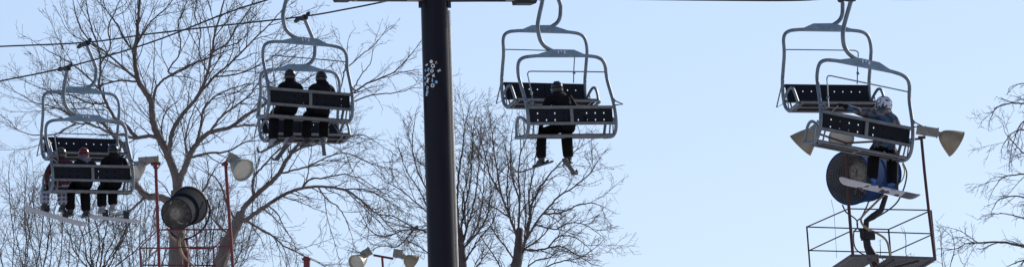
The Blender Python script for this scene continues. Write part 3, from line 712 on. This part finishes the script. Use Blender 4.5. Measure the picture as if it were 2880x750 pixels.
def ski(mw, foot, fwd, label, L=1.18, w=.08, mt=SKIM, group='skis under the riders'):
    """fwd: chair-local direction of the tip; the boot stands at 45 % of the length"""
    d = Vector(fwd).normalized(); c = foot + Vector((0, .04, -.105)); sd_ = d.cross(Vector((0, 0, 1))).normalized(); up = sd_.cross(d)
    o = empty('ski', (0, 0, 0), label, 'ski', group); o.matrix_world = mw @ Matrix.Translation(c)
    m = MB(); vs_ = []; n = 24
    for i in range(n + 1):
        t = i / n; s_ = (t - .30) * L
        wd = w / 2 * (1 + .35 * (2 * t - 1) ** 2) * min(1, ((1 - t) * 9 + .05)) ** .5 * min(1, (t * 14 + .4)) ** .5
        z = .16 * max(0, (t - .86) / .14) ** 2 + .02 * max(0, (.05 - t) / .05)
        for sg, dz in ((-1, 0), (1, 0), (1, .012), (-1, .012)): vs_.append(d * s_ + sd_ * wd * sg + up * (z + dz - .012))
    fs = [(i * 4 + a, i * 4 + (a + 1) % 4, (i + 1) * 4 + (a + 1) % 4, (i + 1) * 4 + a) for i in range(n) for a in range(4)] + [(0, 1, 2, 3), (n * 4 + 3, n * 4 + 2, n * 4 + 1, n * 4)]
    m.add(vs_, fs); part('ski_plank', m.mesh('ski_plank', mt), o)
    m = MB(); B3 = Matrix((sd_, d, up)).transposed(); m.box(d * .19 + up * .022, (.06, .08, .045), B3); part('toe_piece', m.mesh('toe_piece', DARKM), o); m = MB(); m.box(-d * .16 + up * .022, (.06, .10, .045), B3); m.box(-d * .21 + up * .05, (.05, .03, .03), B3)
    part('heel_piece', m.mesh('heel_piece', DARKM), o)
def snowboard(mw, p1, p2, y1, y2, label, mt, bind=None, w=.27, tilt=0.55, endmat=None):
    a = loc_px(mw, *p1, y1); b = loc_px(mw, *p2, y2); A = Vector((a[0], y1, a[1])); B = Vector((b[0], y2, b[1])); c = (A + B) / 2
    d = (B - A).normalized(); L = (B - A).length; sd_ = (Vector((0, 1, 0)) - d * d.y).normalized(); up = d.cross(sd_)
    q = Quaternion(d, -tilt); sd_ = q @ sd_; up = q @ up
    if up.z < 0: up = -up
    o = empty('snowboard', (0, 0, 0), label, 'snowboard', 'snowboards under the riders'); o.matrix_world = mw @ Matrix.Translation(c)
    m = MB(); vs_ = []; n = 32
    for i in range(n + 1):
        t = i / n; s_ = (t - .5) * L; k = abs(2 * t - 1)
        wd = w / 2 * (.88 + .14 * k * k) * math.sqrt(max(.02, 1 - max(0, (k - .72) / .28) ** 2.2))
        z = .07 * max(0, (k - .78) / .22) ** 2
        for sg, dz in ((-1, 0), (1, 0), (1, .012), (-1, .012)): vs_.append(d * s_ + sd_ * wd * sg + up * (z + dz - .012))
    fs = [(i * 4 + a_, i * 4 + (a_ + 1) % 4, (i + 1) * 4 + (a_ + 1) % 4, (i + 1) * 4 + a_) for i in range(n) for a_ in range(4)] + [(0, 1, 2, 3), (n * 4 + 3, n * 4 + 2, n * 4 + 1, n * 4)]
    m.add(vs_, fs)
    if endmat:
        m.m = [1 if (f[0] % 132) // 4 > 24 else 0 for f in m.f]
        part('board_deck', m.mesh('board_deck', [mt, endmat]), o)
    else: part('board_deck', m.mesh('board_deck', mt), o)
    B3 = Matrix((d, sd_, up)).transposed()
    for t in (bind or ()):
        m = MB(); cc = d * (t - .5) * L
        m.box(cc + up * .015, (.12, .26, .02), B3); m.box(cc + up * .09 - sd_ * .10, (.13, .03, .17), B3); m.tube([cc + up * .04 + d * .06 - sd_ * .1, cc + up * .13 + sd_ * .02, cc + up * .04 - d * .06 - sd_ * .1], .014, 6)
        part('binding', m.mesh('binding', DARKM), o)

# chair with three riders
f = person(N1, -.70, (126, 577), (177, 580), (171, 431), (REDPL, PLAID), 'person in dark red plaid jacket and checked trousers, at the left end of the three', HELG, (BOOTB, BOOTB),
           arms=(((-.36, -.02, .30), (-.30, .12, .05)), ((.27, .04, .24), (.18, .26, .16))))
snowboard(N1, (68, 583), (247, 634), .50, .42, 'long pale snowboard under the rider in checked trousers', BOARDL, (.32, .62), tilt=.18)
person(N1, -.12, (198, 594), (242, 597), (235, 431), (BLK2, BLK), 'person with a red helmet and grey hood, in the middle of the three', HELR, (BOOTB, BOOTB), hood=GREYHOOD)
person(N1, .62, (287, 585), (318, 580), (318, 422), (BLK, BLK), 'person all in black with a black helmet, at the right end of the three', HELB, (BOOTW, BOOTW), s=1.22, hood=BLK2)
snowboard(N1, (245, 606), (400, 623), .46, .46, 'thin pale snowboard with an empty binding under the rider all in black', BOARDL, (.3, .68), tilt=.1)
# two riders
f = person(N2, -.42, (769, 396), (811, 392), (815, 212), (BLK, BLK), 'person in black with rounded helmet, left rider of the pair', HELB, (BOOTW, BOOTW))
ski(N2, f[0], (0, .75, -.05), 'ski on the left foot of the left rider of the pair'); ski(N2, f[1], (0.0, .75, -.30), 'drooping ski on the right foot of the left rider of the pair', w=.11)
f = person(N2, .36, (862, 393), (911, 392), (903, 217), (BLK2, BLK), 'person in black with broad shoulders, right rider of the pair', HELB, (BOOTB, BOOTW), s=1.15, hood=BLK)
ski(N2, f[0], (-.05, .75, -.10), 'ski on the left foot of the right rider of the pair'); ski(N2, f[1], (.36, .7, -.15), 'ski on the right foot of the right rider of the pair, seen end on')
m = MB()
p0, p1 = P(935, 345, 190), P(968, 398, 190)
m.tube([p0, p1], .008, 6); m.ball(p1 - (p1 - p0).normalized() * .04, (.04, .04, .012)); m.tube([p0 + (p0 - p1).normalized() * .10, p0], .018, 8)
tag(m.build('ski_pole', RAIL), 'ski pole hanging down at the right side of the pair of riders', 'ski pole')
# single rider
f = person(N3, -.02, (1523, 449), (1599, 447), (1566, 247), (BLK, BLK), 'person in bulky black clothing riding alone', HELB, (BOOTB, BOOTB), s=1.15, hood=BLK2, look=-20,
           arms=(((-.34, .0, .28), (-.30, .2, .15)), ((.32, -.08, .38), (.40, -.12, .30))))
ski(N3, f[0], (-.24, .75, -.06), 'ski pointing left below the rider alone'); ski(N3, f[1], (.48, .6, -.16), 'ski drooping down to the right below the rider alone', w=.10)
# snowboarder
f = person(N4, .56, (2452, 509), (2508, 522), (2485, 293), (CAMO, BLK), 'person in a blue patterned jacket and white helmet looking left over the chair back', HELW, (BOOTBL, BOOTBL), s=1.12, hs=1.18,
           look=62, goggle=GOGG, arms=(((-.52, -.16, .57), (-.86, -.20, .62)), ((.33, -.04, .36), (.24, .2, .20))), hood=CAMO)
snowboard(N4, (2361, 506), (2588, 556), .46, .40, 'white snowboard with a dark tip under the rider in the white helmet', BOARDP, (.34, .66), tilt=.24, w=.28, endmat=HELB)

# ------------------------------------------------------------------ trees
class Tree:
    def __init__(s, D, seed, droop=0.0, twig_r=.0062, dens=1.0, up=.35, spread=1.0, tl=1.0, lk=.80):
        s.lk = lk
        s.D = D; s.rng = random.Random(seed); s.limbs = []; s.trunk = MB(); s.crown = MB(); s.droop = droop; s.tr = twig_r; s.dens = dens; s.up = up; s.spread = spread; s.tl = tl
        s.pm = F / (D * 1.011)
    def limb(s, pts, r0, r1, dz=None, children=True, sp=.26, cl=1.28, start=0.0):
        """pts in photograph pixels; r in pixels; begins on the nearest earlier limb"""
        rg = s.rng; d0 = s.D
        if s.limbs:
            best = None
            for L in s.limbs:
                for (x, y, d) in L:
                    q = (x - pts[0][0]) ** 2 + (y - pts[0][1]) ** 2
                    if best is None or q < best[0]: best = (q, d, (x, y))
            d0 = best[1]
            if best[0] > 4 and not getattr(s, 'nosnap', 0): pts = [best[2]] + list(pts)
        dz = rg.uniform(-.55, .55) if dz is None else dz
        if s.limbs: r0, r1 = r0 * (s.lk if r0 < 12 else .88), r1 * s.lk
        tot = 0; path = []
        for i, (x, y) in enumerate(pts):
            if i: tot += math.hypot(x - pts[i - 1][0], y - pts[i - 1][1]) / s.pm
            path.append((x, y, d0 + dz * tot))
        w = [P(*p) for p in path]; ww = bez(w, 5)
        s.limbs.append([(*proj(v), v.y) for v in ww])
        n = len(ww)
        ww = [v + Vector((rg.gauss(0, 1), rg.gauss(0, 1), rg.gauss(0, 1))) * .007 * (0 < i < n - 1) for i, v in enumerate(ww)]
        rad = [(r0 + (r1 - r0) * (i / (n - 1))) / s.pm for i in range(n)]
        s.trunk.tube(ww, rad, 8 if r0 > 6 else 6)
        if children: s.sprout(ww, rad, 0, sp / s.dens, cl, start)
        if r1 < 3: s.twig(ww[-1], (ww[-1] - ww[-2]).normalized(), cl * .7, rad[-1] * .9, 1)
    def sprout(s, pts, rad, lvl, sp, cl, start=0.0):
        rg = s.rng; tot = sum((pts[i + 1] - pts[i]).length for i in range(len(pts) - 1)); nxt = sp * rg.uniform(.3, 1.2) + start * tot; acc = 0
        for i in range(len(pts) - 1):
            a, b = pts[i], pts[i + 1]; l = (b - a).length
            while acc + l > nxt:
                t = (nxt - acc) / l; p = a.lerp(b, t); d = (b - a).normalized(); fr = nxt / tot
                ang = R(rg.uniform(18, 50) if lvl < 1 else rg.uniform(24, 58)) * s.spread; az = rg.uniform(0, 2 * math.pi)
                o = d.orthogonal().normalized(); o = Quaternion(d, az) @ o
                nd = (d * math.cos(ang) + o * math.sin(ang)).normalized()
                ln = cl * (rg.uniform(.3, 1.15) if rg.random() < .75 else rg.uniform(1.2, 2.1 if lvl < 1 else 1.6)) * (1 - .45 * fr if lvl else 1.0)
                s.twig(p, nd, ln, min(rad[i] * .55, s.tr * (2.7, 1.45, 1.0)[min(lvl, 2)]), lvl + 1)
                nxt += sp * rg.uniform(.55, 1.5)
            acc += l
    def twig(s, p, d, ln, r, lvl):
        rg = s.rng; n = (9, 7, 5, 3)[min(lvl, 3)]; st = ln / n; pts = [p]; wig = (.07, .115, .14, .16)[min(lvl, 3)]
        curve = Vector((rg.gauss(0, 1), rg.gauss(0, 1), rg.gauss(0, 1))) * (.055 if lvl < 2 else .045)
        for i in range(n):
            tr = Vector((0, 0, s.up * .28 - s.droop * (.18 + .5 * i / n)))
            d = (d + tr * (1.2 if lvl < 2 else .8) * st * 3 + curve + Vector((rg.gauss(0, wig), rg.gauss(0, wig), rg.gauss(0, wig)))).normalized()
            p = p + d * st; pts.append(p)
        rmin = s.tr * (.72 if lvl < 3 else .6); r = max(r, rmin)
        rad = [r + (rmin - r) * i / n for i in range(n + 1)]
        s.crown.tube(pts, rad, 5 if lvl == 1 else 3, caps=False)
        if lvl == 1: s.sprout(pts, rad, 1, .115 / s.dens, .62 * min(1.2, ln / 1.2) * s.tl, .12)
        elif lvl == 2: s.sprout(pts, rad, 2, .11 / s.dens, .27 * s.tl, .15)
    def finish(s, base_px, label, barks=(BARK, TWIG), cat='tree', group='bare trees behind the lift'):
        x, y, r = base_px; b = P(x, y, s.D); top = P(x, y - 60, s.D); g = Vector((b.x + .3, s.D, ground_z(s.D) - .3))
        rr = r / s.pm; s.trunk.tube([b, b.lerp(g, .3), b.lerp(g, .7), g.lerp(b, .03), g], [rr, rr * 1.15, rr * 1.35, rr * 1.6, rr * 2.0], 12)
        o = thing_w('bare_tree', Vector((g.x, g.y, g.z + .3)), label, cat, group)
        s.trunk.build('trunk', barks[0], o); s.crown.build('crown', barks[1], o, smooth=False)
        return o

# --- big left tree
T = Tree(236, 11, up=.32, dens=.86, lk=.78)
T.limb([(497, 752), (498, 680), (500, 600), (500, 535)], 24, 19, 0, children=False)
T.limb([(500, 540), (492, 490), (474, 440), (450, 390), (430, 345), (426, 290), (408, 258), (388, 225), (380, 180), (380, 140), (386, 90), (390, 40), (396, -30)], 15, 4, .1, start=.1)
T.limb([(430, 300), (436, 255), (455, 228), (491, 205), (535, 183), (580, 165), (620, 150)], 6.5, 2)
T.limb([(474, 196), (500, 160), (508, 120), (500, 70), (520, 20), (530, -30)], 3.5, 1.5)
T.limb([(386, 229), (342, 227), (300, 234), (262, 243), (215, 236)], 4.5, 1.5)
T.limb([(388, 225), (345, 190), (315, 162), (280, 135), (240, 118), (200, 95)], 5, 1.5)
T.limb([(380, 150), (350, 110), (330, 70), (300, 30), (285, -20)], 4, 1.5)
T.limb([(380, 130), (402, 95), (425, 60), (470, 20), (500, -20)], 4, 1.5)
T.limb([(450, 390), (424, 382), (386, 388), (345, 380), (305, 372), (262, 352), (215, 345), (165, 330)], 8, 2)
T.limb([(386, 388), (350, 350), (320, 328), (295, 280), (279, 238), (283, 180), (272, 120), (252, 60), (240, -10)], 7, 2)
T.limb([(290, 265), (255, 225), (215, 190), (175, 165), (130, 140)], 4, 1.5)
T.limb([(283, 180), (310, 130), (305, 80), (325, 30), (345, -20)], 3.5, 1.5)
T.limb([(272, 130), (235, 95), (215, 50), (205, 0)], 3.2, 1.4)
T.limb([(300, 290), (250, 290), (200, 268), (150, 262), (95, 240)], 3.6, 1.3)
T.limb([(262, 352), (210, 330), (150, 300), (100, 290), (50, 262)], 3.6, 1.3)
T.limb([(215, 345), (160, 375), (110, 380), (60, 370), (25, 340)], 3.2, 1.2)
T.limb([(476, 445), (478, 402), (488, 362), (513, 320), (547, 283), (567, 250), (585, 200), (596, 148), (604, 95), (618, 45), (635, -15)], 9.5, 2.5)
T.limb([(547, 283), (602, 216), (647, 179), (707, 119), (766, 60), (800, 20)], 5.5, 1.6)
T.limb([(596, 148), (640, 120), (670, 70), (700, 30), (720, -20)], 4, 1.5)
T.limb([(585, 205), (560, 150), (565, 90), (548, 40), (560, -20)], 3.6, 1.4)
T.limb([(602, 216), (660, 210), (715, 190), (760, 165)], 3.4, 1.3)
T.limb([(500, 535), (508, 500), (521, 470), (532, 440), (552, 405), (588, 374), (647, 358), (690, 325), (737, 298), (790, 255), (830, 240)], 12, 2.5)
T.limb([(552, 405), (566, 350), (572, 310), (600, 275), (650, 250), (700, 235)], 6, 1.6)
T.limb([(588, 374), (620, 330), (660, 300), (700, 270), (740, 215), (780, 190)], 5, 1.5)
T.limb([(647, 358), (700, 352), (745, 355), (790, 330)], 4, 1.4)
T.limb([(532, 440), (520, 400), (530, 350), (548, 300)], 4.5, 1.6)
T.limb([(532, 442), (590, 430), (640, 425), (690, 400), (730, 395)], 5, 1.5)
T.limb([(457, 400), (455, 350), (470, 310), (500, 285)], 4, 1.5)
T.limb([(498, 575), (455, 556), (412, 549), (386, 524), (374, 488), (364, 445), (345, 408), (318, 380), (292, 350), (250, 330), (205, 322)], 14, 3)
T.limb([(412, 549), (385, 575), (350, 600), (310, 610), (270, 640)], 5.5, 1.6)
T.limb([(374, 488), (340, 490), (300, 480), (255, 500), (220, 530)], 4.5, 1.4)
T.limb([(500, 600), (540, 570), (580, 520), (600, 480), (615, 460)], 5, 1.6)
T.finish((497, 750, 24), 'huge bare tree with spreading grey limbs filling the left of the picture')

# --- leaning tree in front right of it
T = Tree(229, 23, up=.10, dens=.92, droop=.12, lk=.74)
T.limb([(614, 752), (632, 705), (650, 660), (668, 624), (680, 598)], 19, 14, 0, children=False)
T.limb([(680, 600), (688, 580), (721, 547), (763, 511), (783, 490), (798, 463), (822, 427), (845, 400), (885, 355), (930, 305), (990, 262), (1044, 230), (1107, 203), (1152, 158)], 11, 2, .05, sp=.36, cl=.95)
T.limb([(715, 550), (709, 520), (718, 490), (745, 462), (775, 430), (812, 400), (850, 360)], 6, 2)
T.limb([(672, 615), (690, 618), (715, 600), (751, 576), (798, 547), (846, 530), (894, 524), (965, 532), (1007, 556), (1037, 582), (1070, 608), (1100, 640)], 10, 2)
T.limb([(690, 618), (730, 642), (763, 660), (798, 690), (846, 713), (894, 737)], 5, 1.6)
T.limb([(786, 488), (828, 478), (880, 462), (923, 440), (975, 430), (1030, 455), (1075, 470)], 5, 1.5)
T.limb([(846, 530), (870, 505), (910, 500), (960, 490), (1010, 500), (1060, 530)], 4.2, 1.4)
T.limb([(822, 427), (870, 410), (920, 400), (970, 385), (1020, 380), (1060, 400)], 4, 1.4)
T.limb([(930, 305), (970, 295), (1044, 268), (1110, 262), (1160, 248)], 3.8, 1.3, sp=.45, cl=.7)
T.limb([(940, 296), (960, 240), (972, 180), (978, 120)], 3.4, 1.2, sp=.45, cl=.7)
T.limb([(968, 200), (1010, 160), (1050, 130), (1078, 95)], 3, 1.2, sp=.45, cl=.7)
T.limb([(990, 262), (1010, 220), (1040, 180), (1050, 140)], 3, 1.2, sp=.45, cl=.7)
T.limb([(894, 524), (920, 560), (950, 580), (975, 620), (985, 650)], 3.4, 1.3)
T.limb([(751, 576), (780, 600), (800, 640), (820, 670)], 3.4, 1.3)
T.limb([(965, 532), (1010, 530), (1060, 545), (1095, 570)], 3.2, 1.3)
T.limb([(668, 624), (640, 580), (625, 530), (605, 500), (570, 480)], 5, 1.5)
T.limb([(650, 660), (620, 640), (590, 600), (575, 560)], 4.2, 1.4)
T.finish((614, 750, 19), 'bare tree leaning right behind the red tower, its long limbs reaching the dark pole')

def upright(D, seed, base, r, stems, label, barks=(BARK2, TWIG), **k):
    k['dens'] = k.get('dens', 1) * 1.3; k.setdefault('lk', .72)
    T = Tree(D, seed, **{a: b for a, b in k.items() if a[0] != '_'}); cl = stems[0]
    neck = k.get('_n'); sq = k.get('_s')
    T.limb([(base[0], base[1] + 4)] + (neck or [tuple(stems[1][0])]), r, r * .42, 0, children=False)
    for st in stems[1:]:
        pts = st[:-1]; r0 = st[-1] * .85
        if sq: pts = [(base[0] + (x - base[0]) * (sq[0] if x > base[0] else 1), y + max(0, 700 - y) * sq[1]) for x, y in pts]
        T.limb(pts, r0, 1.5, cl=cl, sp=.24)
    T.finish((base[0], base[1], r), label, barks)
def fan_stems(seed, base, n, x0, x1, ytop, r):
    rg = random.Random(seed); out = []
    for i in range(n):
        t = (i + .5) / n; tx = x0 + (x1 - x0) * t + rg.uniform(-10, 10); k = 1 - abs(2 * t - 1); ty = ytop + (base[1] - ytop) * .45 * (1 - k) * rg.uniform(.5, 1) + rg.uniform(0, 60)
        pts = []
        for q in (0, .2, .4, .6, .8, 1):
            e = q ** .75; pts.append((base[0] + (tx - base[0]) * e + rg.uniform(-6, 6) * (0 < q), base[1] + (ty - base[1]) * q))
        out.append(pts + [r * rg.uniform(.7, 1.1)])
    return out
# left edge trees
upright(244, 31, (60, 960), 11, [1.0] + fan_stems(1, (60, 950), 8, -90, 180, 455, 4.0), 'bare tree at the lower left corner', up=.35, dens=.62)
upright(250, 32, (150, 960), 9, [1.0] + fan_stems(2, (150, 950), 8, 20, 290, 500, 3.6), 'slim bare tree between the corner and the snowboards', up=.3, dens=.62)
upright(252, 33, (272, 800), 13, [1.0] + fan_stems(3, (272, 780), 9, 170, 430, 535, 4.3), 'bushy bare tree below the three riders', up=.45, dens=.68)
upright(255, 34, (395, 930), 10, [.9] + fan_stems(4, (395, 920), 9, 310, 520, 530, 3.6), 'thin upright bare tree left of the dark snow gun', up=.5, dens=.68)
upright(255, 35, (575, 930), 10, [.9] + fan_stems(5, (575, 920), 10, 480, 720, 530, 3.4), 'thin upright bare tree between the red posts', up=.5, dens=.9)
# behind the pole
upright(240, 41, (1298, 835), 17, [.66,
    [(1298, 745), (1330, 700), (1356, 660), (1386, 625), (1400, 590), 4.5],
    [(1294, 790), (1240, 740), (1190, 700), (1150, 675), 4.5],
    [(1298, 800), (1345, 745), (1380, 700), 4],
    [(1290, 700), (1278, 640), (1268, 560), (1262, 470), (1250, 380), (1246, 330), 5],
    [(1300, 690), (1312, 640), (1300, 560), (1316, 480), (1332, 400), (1330, 340), 4.5],
    [(1302, 700), (1330, 660), (1352, 600), (1362, 530), (1366, 450), (1372, 400), 4.5],
    [(1297, 690), (1290, 640), (1286, 560), (1290, 470), (1302, 390), (1308, 320), (1316, 285), 6.5],
    [(1300, 680), (1318, 620), (1336, 550), (1348, 470), (1350, 400), (1356, 340), 5.5],
    [(1295, 700), (1262, 650), (1215, 600), (1170, 555), (1120, 512), (1080, 490), 5],
    [(1292, 690), (1250, 620), (1210, 540), (1175, 460), (1160, 390), (1166, 310), 5],
    [(1290, 700), (1230, 660), (1160, 630), (1110, 600), (1060, 590), 5],
    [(1290, 650), (1255, 560), (1235, 480), (1215, 400), (1200, 330), 5],
    [(1296, 640), (1310, 560), (1325, 480), (1328, 400), (1336, 310), 5.5],
    [(1300, 700), (1345, 650), (1375, 590), (1385, 520), (1378, 450), 5.5],
    [(1220, 605), (1180, 520), (1140, 450), (1125, 400), 4],
    [(1200, 640), (1140, 640), (1080, 660), (1040, 640), (1020, 600), 4],
    [(1170, 630), (1120, 690), (1070, 690), (1030, 710), 3.5]], 'bare upright tree standing behind the dark pole', up=.42, dens=.95, spread=.85, _n=[(1299, 745), (1298, 700), (1293, 640)], _s=(.95, .09))
upright(233, 42, (1445, 835), 21, [.64,
    [(1452, 748), (1480, 700), (1530, 670), (1570, 630), (1600, 610), 5],
    [(1440, 800), (1400, 735), (1370, 690), (1345, 650), 4.5],
    [(1460, 805), (1530, 760), (1600, 735), (1660, 725), (1710, 700), 5],
    [(1460, 780), (1510, 735), (1560, 725), (1600, 700), 4.5],
    [(1458, 692), (1452, 650), (1434, 605), (1409, 533), (1395, 444), (1385, 360), (1378, 300), 9],
    [(1455, 700), (1463, 610), (1465, 548), (1460, 474), (1468, 390), (1460, 330), 7],
    [(1462, 735), (1488, 665), (1500, 605), (1508, 560), (1545, 498), (1590, 450), (1640, 410), (1680, 385), 9],
    [(1458, 720), (1506, 640), (1543, 593), (1595, 541), (1647, 511), (1700, 470), (1722, 440), 7],
    [(1465, 700), (1510, 702), (1558, 697), (1600, 690), (1650, 712), (1695, 735), 6],
    [(1430, 590), (1425, 520), (1430, 450), (1420, 390), 5],
    [(1500, 605), (1496, 540), (1512, 460), (1520, 410), 5],
    [(1543, 593), (1600, 590), (1650, 570), (1700, 560), (1740, 570), 4.5],
    [(1520, 625), (1580, 640), (1630, 620), (1680, 625), (1725, 650), 4.5],
    [(1409, 533), (1380, 480), (1365, 420), (1350, 360), 4.5],
    [(1434, 605), (1400, 580), (1370, 560), (1350, 520), 4],
    [(1450, 735), (1420, 690), (1390, 650), (1370, 600), 5],
    [(1558, 697), (1600, 660), (1650, 665), (1690, 690), 4],
    [(1480, 670), (1485, 600), (1480, 520), (1490, 430), 5],
    [(1464, 548), (1440, 480), (1436, 400), (1440, 350), 4.5]], 'bare tree with dark forked trunk below the rider alone', up=.30, dens=.95, _n=[(1450, 765), (1456, 715), (1462, 640)], _s=(.84, .07))
# right edge weeping birch
T = Tree(238, 51, up=-.05, droop=.30, dens=1.1, tl=1.0, twig_r=.0068)
T.limb([(2985, 752), (2975, 600), (2960, 450), (2935, 330), (2915, 250), (2900, 180)], 16, 4, 0, sp=.5, cl=.4)
T.limb([(2975, 700), (2920, 700), (2870, 690), (2820, 680), (2760, 681), (2720, 684), (2690, 698)], 7, 1.6, 0, sp=.2, cl=.8)
T.limb([(2935, 330), (2900, 300), (2865, 290), (2830, 292), (2800, 305), (2785, 335)], 4, 1.2, 0, cl=.50)
T.limb([(2945, 400), (2905, 370), (2870, 365), (2840, 380), (2820, 410)], 4, 1.3, 0, cl=.50)
T.limb([(2960, 480), (2920, 440), (2880, 430), (2850, 400), (2828, 375)], 4, 1.2, None, cl=.50)
T.limb([(2960, 500), (2910, 490), (2865, 490), (2820, 500), (2795, 530)], 4.5, 1.2, None, cl=.50)
T.limb([(2970, 560), (2910, 560), (2860, 550), (2810, 560), (2790, 590)], 4.5, 1.2, None, cl=.50)
T.limb([(2970, 620), (2920, 620), (2870, 610), (2830, 600), (2790, 600)], 4, 1.2, None, cl=.50)
T.limb([(2975, 700), (2930, 720), (2880, 730), (2840, 745)], 5, 1.5, None, cl=.50)
T.limb([(2935, 330), (2900, 330), (2870, 350), (2850, 400), (2840, 450)], 3.5, 1.2, None, cl=.50)
T.limb([(2920, 270), (2890, 240), (2870, 235), (2850, 245)], 3, 1.2, None, cl=.50)
T.finish((2985, 750, 16), 'drooping bare birch at the right edge', (BARK2, TWIGB))
upright(262, 61, (2660, 790), 4, [.5] + [[(2660, 780), (2650, 740), (2648, 700), (2646, 660), 2.2], [(2662, 780), (2675, 740), (2684, 700), (2680, 665), 2]], 'slender sapling top at the right of the rusty tower', up=.6, dens=.45)
upright(262, 62, (2560, 800), 4, [.4] + [[(2560, 790), (2550, 740), (2548, 700), (2547, 662), 1.8], [(2555, 790), (2500, 750), (2478, 720), (2476, 696), 1.8]], 'slender sapling top behind the platform of the rusty tower', up=.6, dens=.35)
